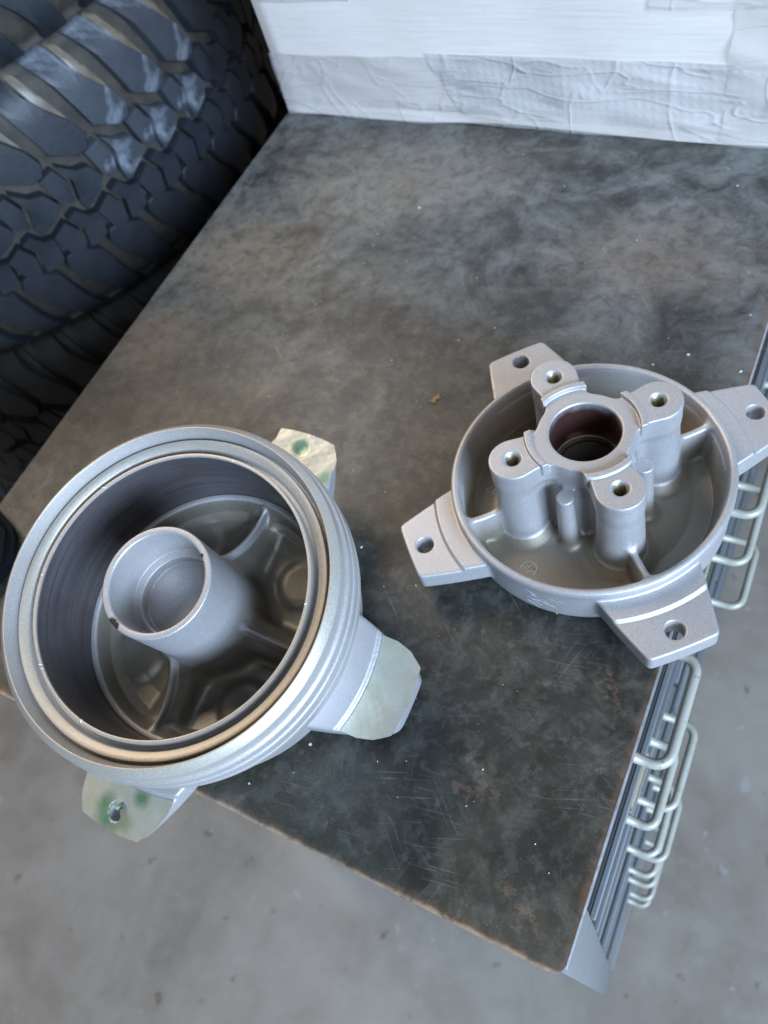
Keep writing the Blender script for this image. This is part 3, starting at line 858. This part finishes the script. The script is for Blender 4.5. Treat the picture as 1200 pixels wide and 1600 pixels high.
def left_parts(x, y, z):
    z = z - dz
    u = (x + y) * A45; v = (y - x) * A45; r = np.sqrt(x * x + y * y)
    floor = sd_poly(r, z, [(0, -98), (58, -98), (63, -93), (72.5, -90), (74.6, -57.8), (73.6, -57.4), (72.2, -60), (70, -67), (65, -71.5), (55, -74), (40, -74.5), (30, -72.5), (20, -70), (20, -25.2), (0, -25.2)]) - .3
    tube = np.maximum(smax(r - (30.6 + np.maximum(0, -35 - z) * .055), z - 9.0, .9), -97.6 - z)
    # catenary rib from the ledge up to the tube
    t = np.clip((u - 30) / 45, 0, 1)
    zr = -38 - 19.5 * t - 32 * t * (1 - t) ** 1.1 * 1.15
    rib = np.maximum(smax(np.abs(v) - (1.4 + np.maximum(0, zr - z) * .045), z - zr, 2.4), np.maximum(np.maximum(u - 75, 28 - u), -92 - z))
    saddle = np.maximum(smax(np.abs(v) - 9, z - (zr - 6.5), 9.), np.maximum(np.maximum(u - 73, 28 - u), -92 - z))
    # bosses under the neighbouring sectors (on the quarter borders)
    def post(px, py, rad, zt, k=3.):
        return np.maximum(smax(np.sqrt((x - px) ** 2 + (y - py) ** 2) - (rad + np.maximum(0, zt - z) * .05), z - zt, k), -92 - z)
    posts = np.minimum(post(55, 0, 13, -71.5, 5.), post(0, 55, 13, -71.5, 5.))
    sh = smin(floor, tube, 6)
    sh = smin(sh, posts, 7.0)
    sh = smin(sh, saddle, 8.0)
    sh = smin(sh, rib, 3.0)
    zz = z - 9
    bore = np.where(z > -18, r - (26.6 + np.maximum(0, zz + .9) * .8), np.maximum(r - 22.2, -25 - z))
    bore = np.where((z > -18), np.maximum(bore, -18 - z), bore)
    sh = np.maximum(sh, -bore)
    return {'drum_floor': np.minimum(np.minimum(floor, posts + .2), saddle), 'center_tube': tube + .5, 'rib': rib}, sh
vL, qL, nL = casting(left_parts, 78, -1.5, dz + 11, .62)
def build_left(k, me, s):
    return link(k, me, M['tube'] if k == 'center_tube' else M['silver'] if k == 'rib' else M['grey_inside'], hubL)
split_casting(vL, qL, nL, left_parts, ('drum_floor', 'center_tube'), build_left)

# little burrs left on the machined inner lip
bb = bmesh.new()
for (a, ln_, dr) in ((106, .0022, .8), (188, .0018, -.6), (190, .0012, 2.2), (219, .0016, .4), (46, .0014, 1.2), (150, .0009, 0), (-30, .0012, .5)):
    cxx, cyy = .0783 * math.cos(R(a)), .0783 * math.sin(R(a))
    dx_, dy_ = math.cos(R(a) + dr) * ln_ / 2, math.sin(R(a) + dr) * ln_ / 2
    nx_, ny_ = -dy_ / ln_ * .0004, dx_ / ln_ * .0004
    lo_ = [bb.verts.new((cxx + sx_ * dx_ + sn_ * nx_, cyy + sx_ * dy_ + sn_ * ny_, z_)) for z_ in (.0936, .0945) for (sx_, sn_) in ((-1, -1), (1, -1), (1, 1), (-1, 1))]
    for q_ in ((0, 1, 2, 3), (7, 6, 5, 4), (0, 4, 5, 1), (1, 5, 6, 2), (2, 6, 7, 3), (3, 7, 4, 0)): bb.faces.new([lo_[k_] for k_ in q_])
link('burrs', bm_mesh('burrs', bb), M['scuff'], hubL)

# the lugs of the drum hub: one casting mesh, four objects
def lug_mesh(depress=0.0, hole=True, seed=0):
    h = .7
    xs = np.arange(78, 134, h); ys = np.arange(-42, 42, h); zs = np.arange(-84, -60, h)
    U, Vv, Z = np.meshgrid(xs, ys, zs, indexing='ij')
    r = np.sqrt(U * U + Vv * Vv)
    d2 = sd_convex(U, Vv, [(70, -44), (96.5, -32), (118, -27.5), (128.5, -20), (130.5, 0), (128.5, 20), (118, 27.5), (96.5, 32), (70, 44)], 5.0)
    step = np.clip((103.0 - r) / 1.2, 0, 1) * 2.4
    ridge = np.clip(1 - np.abs(r - 98.8) / .9, 0, 1) * 0
    top = Z - (-65.7 + step + ridge)
    d = smax(d2, np.maximum(top, -78.6 - Z), 2.0)
    dh = np.sqrt((U - 117.0) ** 2 + Vv ** 2) if False else np.sqrt((U - 119.) ** 2 + Vv ** 2)
    if hole: d = np.maximum(d, -(dh - 5.4))
    d = np.maximum(d, 80 - r)
    v, q = surface_nets(d, (78, -42, -84), h)
    n = grid_normals(d, v, (78, -42, -84), h)
    v = v + np.array([0, 0, dz])
    return np_mesh('lug', v * .001, q, n)
lm = lug_mesh(); lm.materials.append(M['silver'])
# tape sheets: follow the flat of the lug beyond the step
def tape_mesh(name, v0, v1, u0, u1, hole=None, dimple=None, ragged=.4, seed=0, arc=104.2):
    rr = random.Random(seed)
    n, m = 64, 64
    V, keep = [], {}
    bm = bmesh.new()
    g = [[None] * (m + 1) for _ in range(n + 1)]
    rag = [rr.uniform(-1, 1) for _ in range(200)]
    def edge_u(v): # outline of the lug tip, slightly inside
        a = abs(v)
        if a < 20: return 129.6 - a * a * .0046
        if a < 26: return 127.7 - (a - 20) * 1.45
        return 119.0 - (a - 26) * 3.6
    P = {}
    for i in range(n + 1):
        for j in range(m + 1):
            v = v0 + (v1 - v0) * j / m
            ui = math.sqrt(max(arc * arc - v * v, 0)) if u0 is None else u0
            uo = min(u1, edge_u(v)) + rag[(j * 3) % 200] * ragged * .3
            uo = max(uo, ui + .1)
            u = ui + (uo - ui) * i / n
            z = .28 + .07 * math.sin(u * .35 + v * .21) * math.sin(v * .23 - u * .12) + .02 * math.sin(u * 1.1 + 2) * math.sin(v * .8)
            z = max(z, .16)
            if dimple:
                d = math.hypot(u - dimple[0], v - dimple[1])
                z -= 1.1 * math.exp(-(d / 4.2) ** 4)
                if d < 6: z = max(z, -1.2)
            if hole:
                d = math.hypot((u - hole[0]), (v - hole[1]))
                z -= 1.5 * math.exp(-(d / 4.6) ** 2)
            g[i][j] = bm.verts.new((u * .001, v * .001, (dz - 65.7 + z) * .001)); P[(i, j)] = (u, v)
    for i in range(n):
        for j in range(m):
            u, v = P[(i, j)]
            if hole:
                a = math.atan2(v - hole[1], u - hole[0]); d = math.hypot(u - hole[0], v - hole[1])
                lim = 5.4 + 1.1 * math.cos(2 * a + .8) + .9 * math.cos(3 * a - 1)
                if d < lim: continue
            bm.faces.new((g[i][j], g[i + 1][j], g[i + 1][j + 1], g[i][j + 1]))
    bmesh.ops.delete(bm, geom=[v for v in bm.verts if not v.link_faces], context='VERTS')
    bmesh.ops.recalc_face_normals(bm, faces=bm.faces)
    me = bpy.data.meshes.new(name); bm.to_mesh(me); bm.free()
    me.polygons.foreach_set("use_smooth", [True] * len(me.polygons))
    return me
# lug directions (local): -45 right, -135 front-left, 45 rear, 135 hidden
for a, kind in ((-45, 'right'), (-135, 'front'), (45, 'rear'), (135, 'far')):
    lg = link('lug', lm, None, hubL)
    lg.rotation_euler = (0, 0, R(a))
    if kind == 'right':
        tm = tape_mesh('masking_tape', -28.5, 28.5, None, 131, dimple=None, seed=1)
        tp = link('masking_tape', tm, tape_mat('silvery_green_tape', [(.108, .022, .010, .5), (.106, 0, .008, .5), (.108, -.020, .008, .4)], (.55, .48, .34), (.40, .44, .31)), lg)
        tp["label"] = "silvery green tape over the whole lug face"
    if kind == 'front':
        tm = tape_mesh('masking_tape', -29, 29, None, 131, hole=(119., 0), seed=2)
        tp = link('masking_tape', tm, tape_mat('golden_tape_torn', [(.1245, -.004, .0070, .85), (.117, -.008, .0045, .6), (.107, .010, .0045, .8), (.123, .007, .005, .45)], (.54, .45, .26)), lg)
        tp["label"] = "golden tape torn open over the bolt hole, green round it"
        fm = mesh_py('torn_flap', [(.1150, .0010, .0322), (.1185, -.0038, .0312), (.1192, -.0012, .0300), (.1165, .0022, .0310), (.1170, -.0008, .0296)], [(0, 1, 4), (1, 2, 4), (0, 4, 3), (4, 2, 3)])
        link('torn_flap', fm, tape_mat('torn_tape_flap', [(.117, 0, .01, .6)], (.25, .27, .22)), lg)
    if kind == 'rear':
        tm = tape_mesh('masking_tape', -27, 20, None, 131, dimple=(119., 0), seed=3)
        tp = link('masking_tape', tm, tape_mat('pale_green_tape', [(.119, 0, .0052, .9), (.105, -.024, .005, .8), (.122, .004, .007, .3)], (.50, .45, .32), (.12, .25, .15)), lg)
        tp["label"] = "pale tape with a green sunken dot over the bolt hole"

# cast digits on the outer post and a small round mark next to it
def text_mesh(body, size, ext):
    cu = bpy.data.curves.new('digits', 'FONT'); cu.body = body; cu.size = size; cu.extrude = ext; cu.align_x = 'CENTER'; cu.align_y = 'CENTER'
    cu.bevel_depth = ext * .3
    ob = bpy.data.objects.new('tmp', cu); C.objects.link(ob)
    dg = bpy.context.evaluated_depsgraph_get()
    me = bpy.data.meshes.new_from_object(ob.evaluated_get(dg))
    bpy.data.objects.remove(ob)
    return me
tmh = text_mesh("80", .0085, .0003)
tm_o = link('cast_digits', tmh, M['silver'], hubL)
tm_o.location = (.056, 0, (dz - 71.9) * .001); tm_o.rotation_euler = (0, 0, R(-35))

# ------------------------------------------------------------------ cardboard box
def mk_card():
    t = NT('white_cardboard')
    sep = t.node("ShaderNodeSeparateXYZ"); t.l.new(t.obj, sep.inputs[0])
    n = t.noise(9, 5, .6); m = t.noise(1, 3, .6, src=t.map((14, 14, 420)))
    c = t.mix(t.ramp(n, [(.35, 0), (.65, 1)]), (.76, .685, .62), (.83, .755, .69))
    c = t.mix(t.math('MULTIPLY', t.ramp(m, [(.5, 0), (.75, 1)]), .35), c, (.50, .485, .47))
    c = t.mix(t.math('MULTIPLY', t.ramp(t.noise(70, 4, .7), [(.62, 0), (.72, 1)]), .18), c, (.45, .42, .38))
    return t.done(base=c, rough=.62, normal=t.bump(t.noise(1, 3, src=t.map((20, 20, 300))), .25, .0012))
M['cardboard'] = mk_card()
def mk_tape(name, col, alpha, rough=.18, emboss=False):
    t = NT(name)
    n = t.noise(16, 5, .6, .9)
    wr = t.noise(1, 5, .6, .5, src=t.map((7, 7, 34), (0, R(14), 0)))
    h = t.math('ADD', t.math('MULTIPLY', wr, .35), t.math('MULTIPLY', n, .2))
    for (sx_, sz_, an_, lo_) in ((5, 22, 10, 0.), (9, 40, -16, 3.), (16, 12, 40, 7.)):
        cn = t.noise(1, 2, .5, .4, src=t.map((sx_, sx_, sz_), (0, R(an_), 0), (lo_, lo_, 0)))
        cr = t.math('ABSOLUTE', t.math('SUBTRACT', cn, .5))
        h = t.math('ADD', h, t.math('MULTIPLY', t.ramp(cr, [(0., 1), (.028, 0)]), .55))
    if emboss:
        wv = t.node("ShaderNodeTexWave", wave_type='BANDS', bands_direction='X'); t.l.new(t.map((1, 1, 1), (0, R(6), 0)), wv.inputs[0])
        wv.inputs["Scale"].default_value = 42; wv.inputs["Distortion"].default_value = 1.2
        wz = t.node("ShaderNodeTexWave", wave_type='BANDS', bands_direction='Z'); t.l.new(t.map((1, 1, 1), (0, R(-6), 0)), wz.inputs[0])
        wz.inputs["Scale"].default_value = 40; wz.inputs["Distortion"].default_value = 1.0
        h = t.math('ADD', h, t.math('MULTIPLY', t.math('MULTIPLY', wv.outputs["Fac"], wz.outputs["Fac"]), .20))
    c = t.mix(t.ramp(n, [(.35, 0), (.65, 1)]), col, tuple(x * .88 for x in col))
    t.b.inputs["Alpha"].default_value = alpha
    return t.done(base=c, rough=rough, normal=t.bump(h, .55, .0020), spec=.6)
M['boxtape'] = mk_tape('clear_packing_tape', (.80, .75, .70), .35, .2)
M['boxtape2'] = mk_tape('ribbed_packing_tape', (.74, .71, .69), .55, .3, True)
M['boxtape3'] = mk_tape('grey_packing_tape', (.62, .585, .55), .4, .28)

bx_c = Vector((-.5325, .6170, 0))
bdir = math.atan2(.5985 - .6170, -.068 + .5325)
bxo = tag(empty('cardboard_box', bx_c), 'large white cardboard box wrapped in clear tape at the far end of the worktop', 'box')
bxo.rotation_euler = (0, 0, bdir)
W_, D_, H_ = .66, .38, .40
def box_front_y(x, z):
    """gentle dents of the soft cardboard: front face y for a place on it"""
    b = .0022 * math.exp(-(z / .018) ** 2) * (0.6 + .4 * math.sin(x * 21)) + .0009 * math.sin(x * 17 + z * 11) + .0005 * math.sin(x * 43 + 2) * math.cos(z * 31)
    return -b + .004
def grid_sheet(name, x0, x1, z0, z1, off, nx=80, nz_=40, shear=0., wrinkle=0., seed=0, thick=.0):
    rr = random.Random(seed); ph = [rr.uniform(0, 6.28) for _ in range(8)]
    V, F = [], []
    for j in range(nz_ + 1):
        for i in range(nx + 1):
            z = z0 + (z1 - z0) * j / nz_
            x = x0 + (x1 - x0) * i / nx + shear * (z - z0)
            wv = wrinkle * (math.sin(x * 60 + z * 160 + ph[0]) * math.sin(x * 23 - z * 70 + ph[1]) + .5 * abs(math.sin(x * 33 + z * 90 + ph[2])) ** 8)
            V.append((x, box_front_y(x, z) - off - max(wv, -off * .6), z))
    for j in range(nz_):
        for i in range(nx):
            a = j * (nx + 1) + i
            F.append((a, a + 1, a + nx + 2, a + nx + 1))
    return mesh_py(name, V, F, True)
def box_shell():
    nx, nzz = 150, 80
    V, F = [], []
    def bottom(x): return .0006 + .0022 * (0.5 + .5 * math.sin(x * 26 + 1)) * (.4 + .6 * math.sin(x * 7) ** 2)
    for j in range(nzz + 1):
        for i in range(nx + 1):
            x = W_ * i / nx; z = H_ * j / nzz
            zz = max(z, bottom(x))
            e = min(1, x / .012)
            V.append((x + .006 * (1 - min(1, z / .06)) * (1 - min(1, x / .05)) * -0.5, box_front_y(x, z) + (1 - e) * .003, zz))
    for j in range(nzz):
        for i in range(nx):
            a = j * (nx + 1) + i; F.append((a, a + 1, a + nx + 2, a + nx + 1))
    n0 = len(V)
    V += [(0, D_, .001), (W_, D_, .001), (W_, D_, H_), (0, D_, H_)]
    left = [j * (nx + 1) for j in range(nzz + 1)]; right = [j * (nx + 1) + nx for j in range(nzz + 1)]
    F.append(tuple(reversed([*left])) + (n0, n0 + 3)); F.append(tuple(right) + (n0 + 2, n0 + 1))
    topr = [nzz * (nx + 1) + i for i in range(nx + 1)]
    F.append(tuple(topr) + (n0 + 2, n0 + 3)); F.append((n0, n0 + 1, n0 + 2, n0 + 3))
    F.append(tuple(reversed([i for i in range(nx + 1)])) + (n0, n0 + 1))
    me = mesh_py('carton', V, F, True)
    me.set_sharp_from_angle(angle=R(40))
    return me
link('carton', box_shell(), M['cardboard'], bxo)
link('packing_tape', grid_sheet('packing_tape', .0, .30, .012, .062, .0006, wrinkle=.0010, seed=1), M['boxtape3'], bxo)
link('packing_tape', grid_sheet('packing_tape', .20, .50, .010, .066, .0012, shear=-.5, wrinkle=.0008, seed=2), M['boxtape2'], bxo)
link('packing_tape', grid_sheet('packing_tape', .43, .66, .004, .19, .0018, wrinkle=.0022, seed=3), M['boxtape'], bxo)
link('packing_tape', grid_sheet('packing_tape', .002, .66, .0018, .020, .0024, nx=160, nz_=14, wrinkle=.0012, seed=4), M['boxtape'], bxo)
link('packing_tape', grid_sheet('packing_tape', .012, .11, .11, .22, .0007, wrinkle=.0009, seed=5), M['boxtape3'], bxo)
link('packing_tape', grid_sheet('packing_tape', .37, .60, .105, .16, .0026, wrinkle=.0014, seed=6), M['boxtape'], bxo)

# ------------------------------------------------------------------ dark case at the near left corner
cs = tag(empty('black_case', (-.54, .05, 0)), 'black case at the near left corner of the worktop, half hidden by the drum hub', 'case')
bm = bmesh.new()
pts = [(-.002, -.035), (.055, -.03), (.066, .03), (.048, .055), (.010, .068), (-.002, .071)]
vs = [bm.verts.new((x, y, .0003)) for x, y in pts]; f = bm.faces.new(vs)
ex_ = bmesh.ops.extrude_face_region(bm, geom=[f])
for v in [g for g in ex_['geom'] if isinstance(g, bmesh.types.BMVert)]: v.co.z = .014
bmesh.ops.bevel(bm, geom=bm.edges[:], offset=.005, segments=3, affect='EDGES')
link('shell', bm_mesh('shell', bm, True, 50), M['black'], cs)
0 and link('zip_seam', tube_mesh('zip_seam', [(x * 1.0, y * 1.0, .0075) for x, y in pts + [pts[0]]], .0012, 6), M['rubber'], cs)

# ------------------------------------------------------------------ tyres
TW = .270
def tyre_R(t):      # outer tread radius at height t from the lower shoulder (0..TW)
    q = abs(2 * t / TW - 1)
    return .42 - .004 * q ** 2 - .022 * q ** 9
def carcass_mesh():
    pr = []
    for t in np.linspace(0, TW, 25): pr.append((tyre_R(t) - .0145, t))
    pr += [(.385, TW + .0), (.33, TW - .002), (.27, TW - .012), (.225, TW - .035), (.215, TW - .05), (.245, TW - .06), (.30, TW * .5 + .08), (.37, TW * .5 + .05), (.385, TW * .5),
           (.37, TW * .5 - .05), (.30, TW * .5 - .08), (.245, .06), (.215, .05), (.225, .035), (.27, .012), (.33, .002), (.385, .0)]
    return lathe_mesh('carcass', pr, 180, True, None)
def block_mesh(name, poly, hgt=.0125, rnd=.8, grow=.99):
    """poly in unwrapped mm (s, t from the upper shoulder); smooth lump bent over the tread"""
    P = [np.array(p, float) for p in poly]
    # soften the outline
    out = []
    n = len(P)
    for i in range(n):
        p0, p, p1 = P[i - 1], P[i], P[(i + 1) % n]
        a, b = p0 - p, p1 - p; la, lb = np.linalg.norm(a), np.linalg.norm(b); d = min(rnd, la * .35, lb * .35)
        out += [p + a / la * d, p + b / lb * d]
    # densify
    Q = []
    for i in range(len(out)):
        p, q = out[i], out[(i + 1) % len(out)]
        k = max(1, int(np.linalg.norm(q - p) / 14))
        for j in range(k): Q.append(p + (q - p) * j / k)
    c = sum(Q) / len(Q)
    Q = [c + (p - c) * grow for p in Q]
    V = []; m = len(Q)
    rings = ((1.03, -.001), (1.0, hgt - .0010), (.975, hgt), (.60, hgt), (.25, hgt))
    for sc, hh in rings:
        for p in Q:
            q = c + (p - c) * sc
            t = min(max(TW - q[1] * .001, .001), TW - .001); a = q[0] * .001 / .42
            rr = tyre_R(t) - .0145 + hh
            V.append((rr * math.cos(a), rr * math.sin(a), t))
    t = TW - c[1] * .001; a = c[0] * .001 / .42; rr = tyre_R(t) - .0145 + hgt
    V.append((rr * math.cos(a), rr * math.sin(a), t))
    F = []
    for k in range(len(rings) - 1):
        for i in range(m):
            j = (i + 1) % m
            F.append((k * m + i, k * m + j, (k + 1) * m + j, (k + 1) * m + i))
    k = len(rings) - 1
    for i in range(m): F.append((k * m + i, k * m + (i + 1) % m, len(V) - 1))
    me = mesh_py(name, V, F, True)
    bm = bmesh.new(); bm.from_mesh(me); bmesh.ops.recalc_face_normals(bm, faces=bm.faces); bm.to_mesh(me); bm.free()
    me.set_sharp_from_angle(angle=R(38))
    return me
lugp = [(-28, 1), (-15, 26), (-6, 55), (0, 78), (26, 93), (40, 92), (46, 80), (38, 60), (22, 40), (10, 20), (3, 1)]
Ap = [(-24, 90), (-3, 88), (15, 104), (27, 109), (36, 123), (28, 134), (2, 144), (-6, 130), (-18, 123)]
Bp = [(-46, 152), (-25, 141), (-12, 137), (-3, 151), (6, 156), (5, 178), (-14, 183), (-37, 179)]
A1 = [(-25, 93), (-6, 89), (2, 110), (-4, 132), (-19, 124)]
A2 = [(-2, 88), (14, 102), (29, 106), (38, 124), (28, 136), (2, 146), (0, 134), (6, 110)]
B1 = [(-47, 152), (-27, 142), (-17, 160), (-22, 183), (-40, 180)]
B2 = [(-23, 141), (-10, 137), (0, 150), (12, 152), (8, 180), (-14, 185), (-18, 183), (-13, 160)]
low = [(p[0] * -1 - 8, TW * 1000 - p[1]) for p in lugp][::-1]
ridge = [(-50, 4), (-42, 4), (-30, 30), (-20, 56), (-14, 74), (-22, 74), (-32, 54), (-42, 30)]
bmeshes = [('shoulder_lug', block_mesh('shoulder_lug', lugp)), ('tread_block', block_mesh('tread_block', A1, grow=.97)), ('tread_block', block_mesh('tread_block', A2, grow=.97)), ('tread_block', block_mesh('tread_block', B1, grow=.97)), ('tread_block', block_mesh('tread_block', B2, grow=.97)), ('shoulder_lug', block_mesh('shoulder_lug', low))]
rmesh = block_mesh('groove_ridge', ridge, .0055, 2)
carc = carcass_mesh(); carc.materials.append(M['groove'])
NP = 46
def make_tyre(zbot, rotd, label, mat, name='tyre', scuff_range=None):
    t = tag(empty(name, (-1.10, .67, zbot)), label, 'tyre', 'tyres stacked beside the cabinet')
    t.rotation_euler = (0, 0, R(rotd))
    o = link('carcass', carc, None, t)
    if mat is M['rubber_shaded']:
        o.material_slots[0].link = 'OBJECT'; o.material_slots[0].material = mat
    for k in range(NP):
        a = 2 * math.pi * k / NP
        for i, (nm, me) in enumerate(bmeshes):
            b = bpy.data.objects.new(nm, me); C.objects.link(b); b.parent = t; b.rotation_euler = (0, 0, a)
            if not me.materials: me.materials.append(mat)
            b.material_slots[0].link = 'OBJECT'
            b.material_slots[0].material = M['rubber_scuffed'] if (scuff_range and i < 3 and k in scuff_range) else mat
        if name:
            b = bpy.data.objects.new('groove_ridge', rmesh); C.objects.link(b); b.parent = t; b.rotation_euler = (0, 0, a)
            if not rmesh.materials: rmesh.materials.append(M['ridge'])
            if mat is M['rubber_shaded']:
                b.material_slots[0].link = 'OBJECT'; b.material_slots[0].material = mat
    return t
pitch = 360 / NP
# angle such that a lug corner falls at arc -149 mm
base_rot = math.degrees(-.149 / .42)
make_tyre(-.150, base_rot, 'off-road tyre with scuffed white patches on its tread, second from top of the stack', M['rubber'], scuff_range=(0, 1, 2))
make_tyre(.1205, base_rot + 3.1, 'topmost off-road tyre of the stack, cut by the corner of the picture', M['rubber'])
make_tyre(-.4205, base_rot + 5.5, 'off-road tyre under the scuffed one, its deep shade painted dark brown', M['rubber_shaded'])
make_tyre(-.691, base_rot + 1.5, 'fourth off-road tyre down, in the dark gap beside the cabinet', M['rubber_shaded'])
make_tyre(-.9595, base_rot + 4.0, 'bottom off-road tyre of the stack, standing on the floor', M['rubber_shaded'])

# ------------------------------------------------------------------ debris on the worktop
def at_px(px, py, z=0.):
    w = MW @ np.array([px - 600, py - 800, f_px]); t = (z - H) / w[2]
    return w[0] * t, w[1] * t
def chip_mesh(name, n, spots, smin_, smax_, seed):
    rr = random.Random(seed)
    bm = bmesh.new()
    pl = [(at_px(*p), s) for p, s in spots]
    while len(pl) < n:
        x, y = rr.uniform(XL + .01, XR - .01), rr.uniform(.005, .60)
        pl.append(((x, y), rr.uniform(smin_, smax_) * (1.6 if rr.random() < .08 else 1)))
    for (x, y), s in pl:
        g = bmesh.ops.create_icosphere(bm, subdivisions=1, radius=s)['verts']
        e = rr.uniform(.4, 1.4); a = rr.uniform(0, 3.1)
        for v in g:
            px, py = v.co.x * e, v.co.y
            v.co = Vector((x + px * math.cos(a) - py * math.sin(a) + rr.uniform(-.2, .2) * s, y + px * math.sin(a) + py * math.cos(a), .0001 + max(0, (v.co.z * .45 + s * .3))))
    return bm_mesh(name, bm)
M['grit'] = simple('pale_grit', (.50, .47, .42), .7, 0, 300, .4)
gr = link('grit', chip_mesh('grit', 230, [((1157, 581), .0011), ((1020, 570), .0009), ((1075, 555), .0013), ((655, 325), .0012), ((485, 1163), .0012), ((565, 855), .0009), ((590, 1190), .0006), ((773, 513), .0008), ((650, 915), .0007), ((870, 958), .0008)], .00018, .00055, 4), M['grit'])
tag(gr, 'pale grains of grit scattered over the dark worktop', 'grit', kind='stuff')
am = simple('amber_resin', (.26, .17, .07), .5, 0, 500, .6)
fl_m = bmesh.new()
g = bmesh.ops.create_icosphere(fl_m, subdivisions=3, radius=.0045)['verts']
for v in g:
    k = 1 + .35 * math.sin(v.co.x * 900 + 1) * math.cos(v.co.y * 700)
    v.co = Vector((v.co.x * .65 * k, v.co.y * 1.2 * k, max(.0002, v.co.z * .18 * k)))
x, y = at_px(681, 624)
ch = link('resin_chip', bm_mesh('resin_chip', fl_m, True), am); ch.location = (x, y, 0); ch.rotation_euler = (0, 0, R(-25))
tag(ch, 'small amber chip stuck to the worktop between the two hubs', 'chip')
